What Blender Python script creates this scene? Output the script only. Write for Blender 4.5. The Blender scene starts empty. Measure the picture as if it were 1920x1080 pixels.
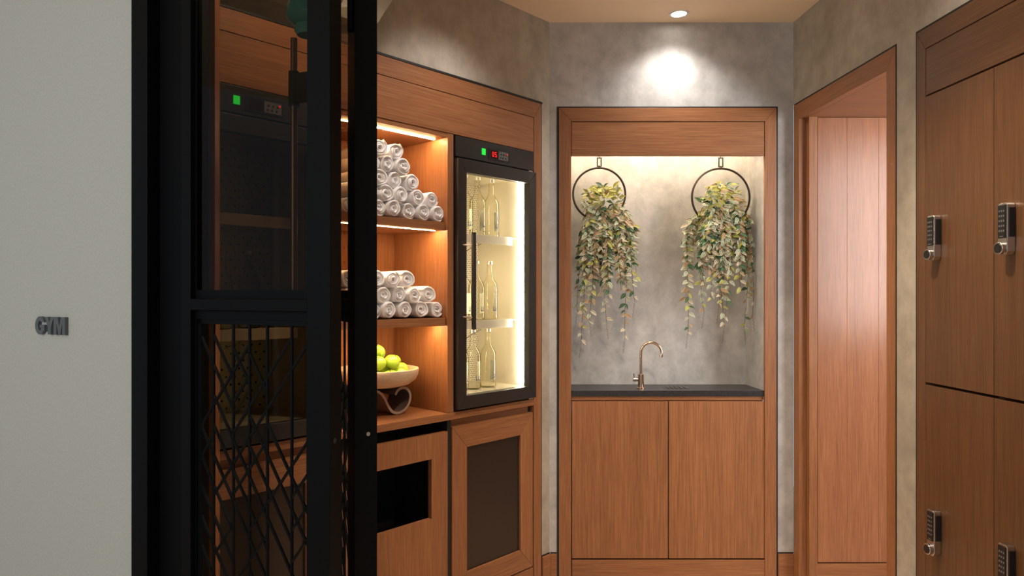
import bpy, math, random
from mathutils import Vector, Matrix, Euler
R = math.radians
C = bpy.context.scene.collection
F = 1290.0

# ------------------------------------------------------------------ camera, world, lights, exposure
cam_d = bpy.data.cameras.new('camera'); cam = bpy.data.objects.new('camera', cam_d); C.objects.link(cam)
cam.location = (0, 0, 1.4); cam.rotation_euler = (R(90), 0, 0)
cam_d.sensor_width = 36; cam_d.lens = F / 1920 * 36
cam_d.shift_x = 70 / 1920; cam_d.shift_y = 11 / 1920
cam_d.clip_start = 0.02
bpy.context.scene.camera = cam
vs = bpy.context.scene.view_settings
vs.view_transform = 'Standard'; vs.look = 'None'; vs.gamma = 1; vs.use_curve_mapping = False
vs.exposure = 0.22
w = bpy.data.worlds.new('world'); bpy.context.scene.world = w; w.use_nodes = True
w.node_tree.nodes['Background'].inputs[0].default_value = (0.86, 0.93, 1.0, 1)
w.node_tree.nodes['Background'].inputs[1].default_value = 0.36

def spot(name, loc, energy, size, blend, col, rad=0.03, target=None):
    d = bpy.data.lights.new(name, 'SPOT'); d.energy = energy; d.spot_size = R(size); d.spot_blend = blend
    d.color = col; d.shadow_soft_size = rad
    o = bpy.data.objects.new(name, d); C.objects.link(o); o.location = loc
    t = Vector(target) if target else Vector((loc[0], loc[1], 0))
    o.rotation_euler = (t - Vector(loc)).to_track_quat('-Z', 'Y').to_euler()
    return o
def area(name, loc, target, sx, sy, energy, col):
    d = bpy.data.lights.new(name, 'AREA'); d.shape = 'RECTANGLE'; d.size = sx; d.size_y = sy; d.energy = energy; d.color = col
    o = bpy.data.objects.new(name, d); C.objects.link(o); o.location = loc
    o.rotation_euler = (Vector(target) - Vector(loc)).to_track_quat('-Z', 'Y').to_euler()
    return o
WARM = (1.0, 0.80, 0.60); NEUT = (1.0, 0.93, 0.86)
spot('niche_spot', (0.976, 3.235, 2.715), 20, 125, 1.0, (1.0, 0.95, 0.90), 0.03)
spot('left_spot', (0.10, 2.64, 2.72), 24, 120, 1.0, (1.0, 0.93, 0.90), 0.03)
spot('locker_spot', (1.39, 2.0, 2.72), 10, 120, 0.8, (1.0, 0.90, 0.78), 0.02)
spot('room_spot', (0.85, 2.0, 2.72), 100, 112, 0.7, WARM, 0.05)
spot('door_fill_spot', (-0.42, 2.12, 2.72), 20, 140, 0.9, WARM, 0.04)  # added lamp that brightens the post and cabinets behind the door
area('lobby_cool_fill', (-1.9, -0.8, 2.0), (-1.1, 2.0, 1.2), 1.2, 1.2, 27, (0.86, 0.97, 1.0))  # added unseen area light that gives the lobby wall its cool light
area('passage_light', (2.75, 2.05, 1.75), (1.9, 3.31, 1.5), 0.9, 1.2, 36, (1.0, 0.95, 0.93))

# ------------------------------------------------------------------ materials
def new_mat(name):
    m = bpy.data.materials.new(name); m.use_nodes = True
    nt = m.node_tree; b = nt.nodes['Principled BSDF']
    return m, nt, b
def L(nt, a, b): nt.links.new(a, b)
def plain(name, col, rough=0.5, metal=0.0, spec=0.5):
    m, nt, b = new_mat(name)
    b.inputs['Base Color'].default_value = (*col, 1); b.inputs['Roughness'].default_value = rough
    b.inputs['Metallic'].default_value = metal; b.inputs['Specular IOR Level'].default_value = spec
    return m
def emit(name, col, s):
    m, nt, b = new_mat(name)
    b.inputs['Base Color'].default_value = (0.02, 0.02, 0.02, 1)
    b.inputs['Emission Color'].default_value = (*col, 1); b.inputs['Emission Strength'].default_value = s
    return m
def ramp(nt, stops):
    r = nt.nodes.new('ShaderNodeValToRGB'); e = r.color_ramp.elements
    e[0].position = stops[0][0]; e[0].color = (*stops[0][1], 1)
    e[1].position = stops[-1][0]; e[1].color = (*stops[-1][1], 1)
    for p, c in stops[1:-1]:
        q = e.new(p); q.color = (*c, 1)
    return r
def noise(nt, vec, scale, detail=4, rough=0.55):
    n = nt.nodes.new('ShaderNodeTexNoise'); n.inputs['Scale'].default_value = scale
    n.inputs['Detail'].default_value = detail; n.inputs['Roughness'].default_value = rough
    L(nt, vec, n.inputs['Vector']); return n
def coords(nt, scale=(1, 1, 1), which='Object'):
    t = nt.nodes.new('ShaderNodeTexCoord'); mp = nt.nodes.new('ShaderNodeMapping')
    mp.inputs['Scale'].default_value = scale; L(nt, t.outputs[which], mp.inputs['Vector'])
    return mp.outputs['Vector']
def mixc(nt, fac, a, b, mode='MIX'):
    m = nt.nodes.new('ShaderNodeMix'); m.data_type = 'RGBA'; m.blend_type = mode
    if isinstance(fac, (int, float)): m.inputs[0].default_value = fac
    else: L(nt, fac, m.inputs[0])
    for s, v in ((6, a), (7, b)):
        if isinstance(v, tuple): m.inputs[s].default_value = (*v, 1)
        else: L(nt, v, m.inputs[s])
    return m.outputs[2]
def bump(nt, b, h, dist, strength=1.0):
    n = nt.nodes.new('ShaderNodeBump'); n.inputs['Distance'].default_value = dist; n.inputs['Strength'].default_value = strength
    L(nt, h, n.inputs['Height']); L(nt, n.outputs[0], b.inputs['Normal'])
def wood(name, axis, dark, light, rough=0.45):
    m, nt, b = new_mat(name)
    sc = {'Z': (1, 1, .022), 'X': (.022, 1, 1)}[axis]
    sc2 = {'Z': (1, 1, .05), 'X': (.05, 1, 1)}[axis]
    n1 = noise(nt, coords(nt, sc), 240, 3, .6)
    n2 = noise(nt, coords(nt, sc2), 9, 5, .6)
    n3 = noise(nt, coords(nt, sc), 420, 2, .5)
    r1 = ramp(nt, [(.30, dark), (.52, tuple((a + c) / 2 for a, c in zip(dark, light))), (.72, light)])
    L(nt, n1.outputs[0], r1.inputs[0])
    r2 = ramp(nt, [(.3, (.82, .80, .78)), (.7, (1.08, 1.08, 1.08))]); L(nt, n2.outputs[0], r2.inputs[0])
    c = mixc(nt, 1.0, r1.outputs[0], r2.outputs[0], 'MULTIPLY')
    r3 = ramp(nt, [(.32, (.62, .58, .55)), (.43, (1, 1, 1))]); L(nt, n3.outputs[0], r3.inputs[0])
    c = mixc(nt, .5, c, r3.outputs[0], 'MULTIPLY')
    L(nt, c, b.inputs['Base Color']); b.inputs['Roughness'].default_value = rough
    b.inputs['Specular IOR Level'].default_value = 0.4
    bump(nt, b, n3.outputs[0], .0004, .5)
    return m
WD, WL = (.225, .088, .034), (.375, .165, .069)
oak_v = wood('oak_vertical', 'Z', WD, WL); oak_h = wood('oak_horizontal', 'X', WD, WL)
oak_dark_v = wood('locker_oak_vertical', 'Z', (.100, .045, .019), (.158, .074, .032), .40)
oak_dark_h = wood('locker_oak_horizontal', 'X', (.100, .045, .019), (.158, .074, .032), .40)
oak_gloss = wood('satin_oak_vertical', 'Z', (.27, .105, .048), (.39, .172, .083), .27)

def plaster(name, a, b_, c, scale=2.2):
    m, nt, b = new_mat(name)
    v = coords(nt, (1, 1, .8))
    n1 = noise(nt, v, scale, 8, .62); n2 = noise(nt, v, scale * 6, 6, .65); n3 = noise(nt, v, 90, 3, .5)
    r1 = ramp(nt, [(.30, a), (.50, b_), (.70, c)]); L(nt, n1.outputs[0], r1.inputs[0])
    r2 = ramp(nt, [(.35, (.80, .80, .79)), (.62, (1.08, 1.08, 1.08))]); L(nt, n2.outputs[0], r2.inputs[0])
    col = mixc(nt, .8, r1.outputs[0], r2.outputs[0], 'MULTIPLY')
    L(nt, col, b.inputs['Base Color']); b.inputs['Roughness'].default_value = .72
    b.inputs['Specular IOR Level'].default_value = .3
    ad = nt.nodes.new('ShaderNodeMath'); ad.operation = 'ADD'
    L(nt, n2.outputs[0], ad.inputs[0]); L(nt, n3.outputs[0], ad.inputs[1]); bump(nt, b, ad.outputs[0], .0018, .45)
    return m
cement = plaster('troweled_cement_plaster', (.29, .25, .195), (.38, .335, .27), (.47, .425, .35))
cement_grey = plaster('grey_cement_plaster', (.34, .325, .31), (.46, .445, .425), (.57, .55, .53), 2.6)
wall_paint = plain('pale_wall_paint', (.47, .46, .41), .85)
m, nt, b = new_mat('lobby_wall_paint'); n = noise(nt, coords(nt, (1, 1, 1)), 160, 3, .6)
r = ramp(nt, [(.35, (.43, .42, .375)), (.65, (.475, .465, .42))]); L(nt, n.outputs[0], r.inputs[0]); L(nt, r.outputs[0], b.inputs['Base Color'])
b.inputs['Roughness'].default_value = .85; bump(nt, b, n.outputs[0], .0006, .4); lobby_paint = m
ceil_paint = plain('warm_ceiling_paint', (.90, .73, .54), .9)
floor_m, nt, b = new_mat('warm_bounce_floor'); n = noise(nt, coords(nt), 6, 6); r = ramp(nt, [(.3, (.58, .42, .28)), (.7, (.68, .50, .35))])  # floor out of view, warm tone set to bounce light onto the ceiling
L(nt, n.outputs[0], r.inputs[0]); L(nt, r.outputs[0], b.inputs['Base Color']); b.inputs['Roughness'].default_value = .5
black_gap = plain('black_reveal', (.006, .006, .007), .6)
black_void = plain('dark_interior', (.012, .010, .009), .8)
black_steel, nt, b = new_mat('black_powder_coated_steel'); n = noise(nt, coords(nt), 300, 2)
r = ramp(nt, [(.3, (.0024, .0027, .003)), (.7, (.0025, .0028, .0032))]); L(nt, n.outputs[0], r.inputs[0]); L(nt, r.outputs[0], b.inputs['Base Color'])
b.inputs['Roughness'].default_value = .5; b.inputs['Specular IOR Level'].default_value = .09
fridge_black = plain('fridge_black_metal', (.018, .016, .015), .38, 0, .5)
counter_m, nt, b = new_mat('black_stone_counter'); n = noise(nt, coords(nt), 60, 5)
r = ramp(nt, [(.35, (.018, .018, .020)), (.7, (.034, .033, .034))]); L(nt, n.outputs[0], r.inputs[0]); L(nt, r.outputs[0], b.inputs['Base Color']); b.inputs['Roughness'].default_value = .33
steel = plain('brushed_steel', (.66, .60, .48), .26, .65)
steel_shaded = plain('shaded_steel', (.42, .38, .30), .4, .4)  # darker copy of the steel, the unlit fridge's dimness put into the colour
chrome = plain('satin_chrome', (.62, .60, .58), .25, 1.0)
brass = plain('champagne_metal', (.72, .52, .38), .16, 1.0)
dark_brass = plain('dark_brass', (.16, .10, .06), .3, 1.0)
hoop_m = plain('bronze_hoop', (.055, .038, .026), .4, .6)
keypad_m = plain('black_keypad', (.012, .012, .013), .3)
key_m = plain('grey_print', (.16, .16, .17), .5)
def dots(name, metal, hole, pitch, rad, rough=.35, metallic=1.0, axes=('X', 'Z')):
    m, nt, b = new_mat(name)
    t = nt.nodes.new('ShaderNodeTexCoord'); s = nt.nodes.new('ShaderNodeSeparateXYZ'); L(nt, t.outputs['Object'], s.inputs[0])
    def M(op, *a):
        n = nt.nodes.new('ShaderNodeMath'); n.operation = op
        for i, v in enumerate(a):
            if isinstance(v, (int, float)): n.inputs[i].default_value = v
            else: L(nt, v, n.inputs[i])
        return n.outputs[0]
    z = M('DIVIDE', s.outputs[axes[1]], pitch * .866); row = M('FLOOR', z)
    x = M('ADD', M('DIVIDE', s.outputs[axes[0]], pitch), M('MULTIPLY', row, .5))
    dx = M('SUBTRACT', M('FRACT', x), .5); dz = M('MULTIPLY', M('SUBTRACT', M('FRACT', z), .5), .866)
    d = M('SQRT', M('ADD', M('MULTIPLY', dx, dx), M('MULTIPLY', dz, dz)))
    k = M('LESS_THAN', d, rad)
    L(nt, mixc(nt, k, metal, hole), b.inputs['Base Color']); b.inputs['Roughness'].default_value = rough
    L(nt, M('MULTIPLY', M('SUBTRACT', 1.0, k), metallic), b.inputs['Metallic'])
    return m
perf_steel = dots('perforated_steel', (.62, .55, .42), (.12, .09, .05), .012, .26, .3, .6)
perf_dim = dots('wide_perforated_steel', (.55, .48, .26), (.01, .01, .01), .034, .13, .35, .4)  # yellow-green base colour stands for faint light inside the unlit fridge
mesh_dark = dots('dark_perforated_metal', (.045, .030, .022), (.006, .005, .004), .0065, .34, .4, .5)
def front_only(nt, fac):
    ge = nt.nodes.new('ShaderNodeNewGeometry'); a = nt.nodes.new('ShaderNodeMath'); a.operation = 'SUBTRACT'; a.inputs[0].default_value = 1.0
    L(nt, ge.outputs['Backfacing'], a.inputs[1]); q = nt.nodes.new('ShaderNodeMath'); q.operation = 'MULTIPLY'
    L(nt, fac, q.inputs[0]); L(nt, a.outputs[0], q.inputs[1]); return q.outputs[0]
def sheer(name, tint, gloss=1.0, rough=.02, ior=1.45):
    m = bpy.data.materials.new(name); m.use_nodes = True; nt = m.node_tree; nt.nodes.clear()
    o = nt.nodes.new('ShaderNodeOutputMaterial'); t = nt.nodes.new('ShaderNodeBsdfTransparent'); g = nt.nodes.new('ShaderNodeBsdfGlossy')
    t.inputs[0].default_value = (*tint, 1); g.inputs['Roughness'].default_value = rough; g.inputs[0].default_value = (gloss, gloss, gloss, 1)
    f = nt.nodes.new('ShaderNodeFresnel'); f.inputs[0].default_value = ior
    mx = nt.nodes.new('ShaderNodeMixShader'); L(nt, front_only(nt, f.outputs[0]), mx.inputs[0]); L(nt, t.outputs[0], mx.inputs[1]); L(nt, g.outputs[0], mx.inputs[2])
    L(nt, mx.outputs[0], o.inputs[0]); return m
door_glass = sheer('tinted_door_glass', (.66, .60, .52), .40)
clear_glass = sheer('clear_glass', (.96, .96, .94), .8)
smoked_glass = sheer('smoked_glass', (.86, .82, .74), .5)
m = bpy.data.materials.new('bottle_glass'); m.use_nodes = True; nt = m.node_tree; nt.nodes.clear()
o = nt.nodes.new('ShaderNodeOutputMaterial'); t = nt.nodes.new('ShaderNodeBsdfTransparent'); g = nt.nodes.new('ShaderNodeBsdfGlossy')
lw = nt.nodes.new('ShaderNodeLayerWeight'); lw.inputs[0].default_value = .42
r = ramp(nt, [(.0, (1, 1, .97)), (.42, (.95, .93, .80)), (.62, (.52, .49, .28)), (.80, (.09, .08, .035))]); L(nt, lw.outputs['Facing'], r.inputs[0]); L(nt, r.outputs[0], t.inputs[0])
g.inputs['Roughness'].default_value = .04
f = nt.nodes.new('ShaderNodeFresnel'); f.inputs[0].default_value = 1.5
mx = nt.nodes.new('ShaderNodeMixShader'); L(nt, front_only(nt, f.outputs[0]), mx.inputs[0]); L(nt, t.outputs[0], mx.inputs[1]); L(nt, g.outputs[0], mx.inputs[2]); L(nt, mx.outputs[0], o.inputs[0])
bottle_glass = m
label_white = plain('label_paper', (.75, .73, .68), .7)
label_blue = plain('blue_print', (.05, .06, .16), .6)
towel_m, nt, b = new_mat('white_terry'); n = noise(nt, coords(nt), 260, 4, .7)
r = ramp(nt, [(.3, (.88, .87, .88)), (.7, (.93, .92, .93))]); L(nt, n.outputs[0], r.inputs[0]); L(nt, r.outputs[0], b.inputs['Base Color'])
b.inputs['Roughness'].default_value = .95; b.inputs['Specular IOR Level'].default_value = .1; bump(nt, b, n.outputs[0], .0015, .6)
apple_m, nt, b = new_mat('green_apple_skin'); n = noise(nt, coords(nt), 14, 4); n2 = noise(nt, coords(nt), 260, 2)
r = ramp(nt, [(.3, (.22, .42, .03)), (.7, (.40, .58, .07))]); L(nt, n.outputs[0], r.inputs[0])
r2 = ramp(nt, [(.66, (0, 0, 0)), (.72, (1, 1, 1))]); L(nt, n2.outputs[0], r2.inputs[0])
L(nt, mixc(nt, r2.outputs[0], r.outputs[0], (.60, .70, .25)), b.inputs['Base Color']); b.inputs['Roughness'].default_value = .3
stem_brown = plain('apple_stem', (.09, .05, .02), .8)
bowl_m = wood('pale_bowl_wood', 'X', (.60, .44, .29), (.72, .56, .40), .5)
curl_m = plain('taupe_bentwood', (.13, .085, .065), .5)
curl_edge = plain('pale_cut_edge', (.34, .25, .20), .5)
led_warm = emit('warm_led', (1.0, .64, .31), 270)
led_niche = emit('niche_led', (1.0, .83, .58), 82)
led_white = emit('white_led', (1.0, .90, .70), 40)
led_off = plain('unlit_led', (.25, .24, .22), .4)
lamp_glow = emit('downlight_glow', (1.0, .92, .80), 14)
green_glow = emit('green_switch_glow', (.0, .85, .05), .85)
red_glow = emit('red_digit_glow', (1.0, .005, .005), 1.1)
disp_m = plain('display_glass', (.02, .006, .006), .2)
gauge_m = plain('grey_control', (.11, .105, .10), .4)
sign_m = plain('sign_grey_metal', (.085, .095, .10), .5)
teal_m = plain('teal_glass', (.06, .36, .42), .25)
vine_m = plain('vine_stem', (.14, .085, .035), .7)

# ------------------------------------------------------------------ frames + mesh building
class Frame:
    def __init__(s, ox, oy, deg): s.M = Matrix.Translation((ox, oy, 0)) @ Matrix.Rotation(R(deg), 4, 'Z')
S2 = math.sqrt(.5)
FL = Frame(.369, 3.4, 45)      # left wall: x = -s, y into the wall
FB = Frame(0, 3.4, 0)          # back wall
FR = Frame(1.575, 3.4, -90)    # right wall: x = 3.4 - Y
FD = Frame(-.337, 1.6, -25)    # lobby wall and door leaf
FE = Frame(-.2965, 1.7, -67)   # opened leaf
FW = Frame(0, 0, 0)
def s_of(px, d=0.0):
    k = (px - 890) / F
    return (.369 - S2 * d - k * (3.4 + S2 * d)) / (S2 * (1 - k))
def tag(o, label=None, cat=None, group=None, kind=None):
    if label: o['label'] = label
    if cat: o['category'] = cat
    if group: o['group'] = group
    if kind: o['kind'] = kind
    return o
def thing(name, label, cat, fr, base, group=None):
    o = bpy.data.objects.new(name, None); C.objects.link(o); o.empty_display_size = .05
    o.matrix_world = fr.M @ Matrix.Translation(base)
    o['bx'], o['by'], o['bz'] = base
    return tag(o, label, cat, group)
class MB:
    def __init__(s): s.v = []; s.f = []; s.mi = []; s.smooth = False; s.cur = 0
    def add(s, vs, fs):
        n = len(s.v); s.v += [tuple(v) for v in vs]; s.f += [tuple(i + n for i in f) for f in fs]; s.mi += [s.cur] * len(fs); return s
    def box(s, x0, x1, y0, y1, z0, z1):
        x0, x1 = sorted((x0, x1)); y0, y1 = sorted((y0, y1)); z0, z1 = sorted((z0, z1))
        return s.add([(x0, y0, z0), (x1, y0, z0), (x1, y1, z0), (x0, y1, z0), (x0, y0, z1), (x1, y0, z1), (x1, y1, z1), (x0, y1, z1)],
                     [(0, 3, 2, 1), (4, 5, 6, 7), (0, 1, 5, 4), (1, 2, 6, 5), (2, 3, 7, 6), (3, 0, 4, 7)])
    def prism(s, poly, y0, y1, flip=False):           # polygon in x,z extruded along y
        a = sum(poly[i][0] * poly[(i + 1) % len(poly)][1] - poly[(i + 1) % len(poly)][0] * poly[i][1] for i in range(len(poly)))
        if a < 0: poly = poly[::-1]
        n = len(poly); v = [(x, y0, z) for x, z in poly] + [(x, y1, z) for x, z in poly]
        f = [tuple(range(n)), tuple(range(2 * n - 1, n - 1, -1))] + [(i, i + n, (i + 1) % n + n, (i + 1) % n) for i in range(n)]
        return s.add(v, f)
    def prism_z(s, poly, z0, z1):
        a = sum(poly[i][0] * poly[(i + 1) % len(poly)][1] - poly[(i + 1) % len(poly)][0] * poly[i][1] for i in range(len(poly)))
        if a < 0: poly = poly[::-1]
        n = len(poly); v = [(x, y, z0) for x, y in poly] + [(x, y, z1) for x, y in poly]
        f = [tuple(range(n - 1, -1, -1)), tuple(range(n, 2 * n))] + [(i, (i + 1) % n, (i + 1) % n + n, i + n) for i in range(n)]
        return s.add(v, f)
    def tube(s, pts, r, n=12, closed=False, cap=True):
        pts = [Vector(p) for p in pts]; N = len(pts); rs = r if isinstance(r, (list, tuple)) else [r] * N
        vs = []; up = None
        for i, p in enumerate(pts):
            if closed: t = pts[(i + 1) % N] - pts[i - 1]
            else: t = pts[min(i + 1, N - 1)] - pts[max(i - 1, 0)]
            t = t.normalized() if t.length > 1e-9 else Vector((0, 0, 1))
            if up is None: up = t.orthogonal().normalized()
            up = (up - t * up.dot(t)); up = up.normalized() if up.length > 1e-6 else t.orthogonal().normalized()
            sd = t.cross(up)
            for k in range(n):
                a = 2 * math.pi * k / n; vs.append(p + (up * math.cos(a) + sd * math.sin(a)) * rs[i])
        fs = []
        for i in range(N if closed else N - 1):
            j = (i + 1) % N
            for k in range(n): fs.append((i * n + k, i * n + (k + 1) % n, j * n + (k + 1) % n, j * n + k))
        if not closed and cap: fs += [tuple(range(n - 1, -1, -1)), tuple((N - 1) * n + k for k in range(n))]
        return s.add(vs, fs)
    def lathe(s, prof, c=(0, 0, 0), n=28, cap0=True, cap1=True):
        vs = []; m = len(prof)
        for r_, z in prof:
            for k in range(n):
                a = 2 * math.pi * k / n; vs.append((c[0] + r_ * math.cos(a), c[1] + r_ * math.sin(a), c[2] + z))
        fs = [(i * n + k, i * n + (k + 1) % n, (i + 1) * n + (k + 1) % n, (i + 1) * n + k) for i in range(m - 1) for k in range(n)]
        if cap0: fs.append(tuple(range(n - 1, -1, -1)))
        if cap1: fs.append(tuple((m - 1) * n + k for k in range(n)))
        return s.add(vs, fs)
    def mesh(s, name, mat, base=(0, 0, 0), smooth=False):
        me = bpy.data.meshes.new(name)
        me.from_pydata([(v[0] - base[0], v[1] - base[1], v[2] - base[2]) for v in s.v], [], s.f)
        mats = mat if isinstance(mat, (list, tuple)) else [mat]
        for q in mats: me.materials.append(q)
        if len(mats) > 1: me.polygons.foreach_set('material_index', s.mi)
        if smooth: me.polygons.foreach_set('use_smooth', [True] * len(me.polygons))
        me.update(); return me
    def part(s, name, mat, parent, smooth=False, bevel=0.0, base=None, angle=35):
        if base is None:
            p = parent
            while p.parent: p = p.parent
            base = (p['bx'], p['by'], p['bz'])
        o = bpy.data.objects.new(name, s.mesh(name, mat, base, smooth)); C.objects.link(o); o.parent = parent
        fin(o, bevel, smooth, angle); return o
    def solo(s, name, mat, fr, base=(0, 0, 0), label=None, cat=None, group=None, kind=None, smooth=False, bevel=0.0, angle=35):
        o = bpy.data.objects.new(name, s.mesh(name, mat, base, smooth)); C.objects.link(o)
        o.matrix_world = fr.M @ Matrix.Translation(base); fin(o, bevel, smooth, angle)
        return tag(o, label, cat, group, kind)
def fin(o, bevel, smooth, angle=35):
    if smooth:
        try: o.data.set_sharp_from_angle(angle=R(angle))
        except Exception: pass
    if bevel:
        mo = o.modifiers.new('bevel', 'BEVEL'); mo.width = bevel; mo.segments = 2; mo.limit_method = 'ANGLE'; mo.angle_limit = R(40)
def copy_tree(o, parent=None):
    c = o.copy(); C.objects.link(c)
    if parent: c.parent = parent
    for ch in [q for q in bpy.data.objects if q.parent == o]: copy_tree(ch, c)
    return c
def clean(o):
    for k in ('bx', 'by', 'bz'):
        if k in o: del o[k]
def mitred(mb_list, x0, x1, z0, z1, w, y0, y1, g=.0006, ws=None):
    """left, right, top, bottom members as prisms"""
    wl = ws or w
    mb_list[0].prism([(x0, z0), (x0 + wl - 0, z0 + w + g), (x0 + wl, z1 - w - g), (x0, z1 - g)], y0, y1)
    mb_list[1].prism([(x1, z0), (x1 - wl, z0 + w + g), (x1 - wl, z1 - w - g), (x1, z1 - g)], y0, y1)
    mb_list[2].prism([(x0 + g, z1), (x1 - g, z1), (x1 - wl - g, z1 - w), (x0 + wl + g, z1 - w)], y0, y1)
    mb_list[3].prism([(x0 + g, z0), (x1 - g, z0), (x1 - wl - g, z0 + w), (x0 + wl + g, z0 + w)], y0, y1)

# ------------------------------------------------------------------ structure
CZ = 2.7416; TOP = 2.325
MB().box(-3.4, 3.7, -1.6, 5.0, -.1, 0).solo('floor', floor_m, FW, kind='structure')
MB().box(-3.4, 3.7, -1.6, 5.0, CZ, CZ + .12).solo('ceiling', ceil_paint, FW, kind='structure')
# left wall (angled)
m = MB(); m.box(-1.98, 0, 0, .10, TOP + .009, CZ); m.box(-.060, 0, 0, .10, 0, TOP + .009); m.box(-1.98, -1.875, 0, .10, 0, TOP + .009)
m.box(-1.875, -.06, .44, .50, 0, TOP + .009)
m.solo('wall_left', cement, FL, kind='structure')
MB().prism([(-.883, CZ), (-1.111, 2.395), (-1.98, 2.395), (-1.98, CZ)], -.06, 0).solo('ceiling_sloped_panel', wall_paint, FL, kind='structure')  # thin pale panel with a sloped end above the cabinets
# back wall
NX0, NX1 = .406, 1.497
m = MB(); m.box(.369, NX0, 0, .12, 0, CZ); m.box(NX1, 1.575, 0, .12, 0, CZ); m.box(NX0, NX1, 0, .12, TOP, CZ)
m.solo('wall_back', cement_grey, FB, kind='structure')
IX0, IX1 = .480, 1.434
m = MB(); m.box(IX0 - .03, IX1 + .03, .245, .275, .80, 2.33); m.box(IX0 - .03, IX0, .027, .245, .894, 2.31); m.box(IX1 + .0005, IX1 + .03, .013, .245, .894, 2.31)
m.box(IX0, IX1, .062, .245, 2.30, 2.33)
m.box(IX0 - .03, IX0, .027, .275, 0, .80); m.box(IX1 + .0005, IX1 + .03, .027, .275, 0, .80); m.box(IX0, IX1, .245, .275, 0, .80)  # unseen boxes added below the counter to stop a light leak
m.solo('wall_niche', cement_grey, FB, kind='structure')
# right wall
m = MB(); m.box(0.0, 3.2, 0, .12, TOP + .008, CZ); m.box(.833, .947, 0, .12, 0, TOP + .008); m.box(1.69, 3.2, 0, .12, 0, TOP + .008)
m.solo('wall_right', cement, FR, kind='structure')
# passage behind the opening
m = MB(); m.box(1.697, 3.6, 3.336, 3.40, 0, CZ); m.box(1.58, 1.697, 3.336, 3.40, 0, TOP); m.solo('wall_passage', cement, FW, kind='structure')
MB().box(3.5, 3.6, 1.0, 3.335, 0, CZ).solo('wall_passage_end', cement, FW, kind='structure')
# lobby wall
MB().box(-3.2, -.6495, 0, .10, 0, CZ).solo('wall_lobby', lobby_paint, FD, kind='structure')
m = MB(); m.box(-.6495, .08, 0, .10, 2.44, CZ); m.solo('wall_lobby_lintel', lobby_paint, FD, kind='structure')
# baseboards
for nm, fr, a in (('baseboard_left', FL, (-.060, -.001, -.010, 0)), ('baseboard_back_left', FB, (.3745, NX0 - .001, -.010, 0)), ('baseboard_back_right', FB, (NX1 + .001, 1.574, -.010, 0)), ('baseboard_right', FR, (.834, .946, -.010, 0))):
    m = MB(); m.box(a[0], a[1], a[2], a[3], 0, .118); o = m.solo(nm, oak_h, fr, kind='structure', bevel=.001)
    MB().box(a[0], a[1], -.003, 0, .118, .124).solo(nm.replace('baseboard', 'trim') + '_shadow_gap', black_gap, fr, kind='structure')
# wooden post between door and cabinets
MB().box(-.826, -.7664, 2.03, 2.07, 0, CZ).solo('trim_1', oak_v, FW, kind='structure', bevel=.001)

# ------------------------------------------------------------------ left wall unit: surround
HZ = 2.083; RZ = 2.25
t = thing('cabinet_surround', 'long oak surround framing the fridges and towel shelves in the angled left wall', 'cabinet frame', FL, (-.966, 0, 0))
g = .0006
MB().prism([(-.068, 0), (-.122, 0), (-.122, RZ - g), (-.068, TOP - g)], -.004, .05).part('stile', oak_v, t, bevel=.0008)
MB().prism([(-1.866, 0), (-1.812, 0), (-1.812, RZ - g), (-1.866, TOP - g)], -.004, .05).part('stile', oak_v, t, bevel=.0008)
MB().prism([(-1.866 + g, TOP), (-.068 - g, TOP), (-.122 - g, RZ), (-1.812 + g, RZ)], -.004, .05).part('top_rail', oak_h, t, bevel=.0008)
MB().box(-1.811, -.123, -.002, .03, HZ, RZ - .002).part('header_panel', oak_h, t, bevel=.0008)
m = MB(); m.box(-1.875, -.060, -.006, .02, TOP + .0005, TOP + .009); m.box(-.0675, -.060, -.001, .02, 0, TOP); m.box(-1.875, -1.867, -.001, .02, 0, TOP)
m.part('shadow_gap', black_gap, t)
clean_list = [t]

# open shelving between fridges
t = thing('towel_shelves', 'open oak shelving with two lit shelves between the fridges', 'shelves', FL, (-.967, .18, .895))
for a, b_ in ((-.684, -.650), (-1.284, -1.250)):
    MB().box(a, b_, 0, .38, .895, HZ - .001).part('side_panel', oak_v, t, bevel=.0008)
MB().box(-1.249, -.685, .36, .38, .895, HZ - .001).part('back_panel', oak_v, t)
MB().box(-1.249, -.685, .031, .36, HZ - .02, HZ - .001).part('top_panel', oak_h, t)
m = MB().box(-1.249, -.685, .001, .031, HZ - .02, HZ - .001); m.part('front_lip', oak_h, t)
SH1, SH2 = 1.704, 1.298
for z in (SH1, SH2):
    sh = MB().box(-1.249, -.685, .014, .36, z - .033, z).part('shelf', oak_h, t, bevel=.0012)
    MB().box(-1.245, -.700, .060, .066, z - .0343, z - .0332).part('led_strip', led_warm, sh)
MB().box(-1.245, -.700, .064, .070, HZ - .0225, HZ - .0205).part('led_strip', led_warm, t)

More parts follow.
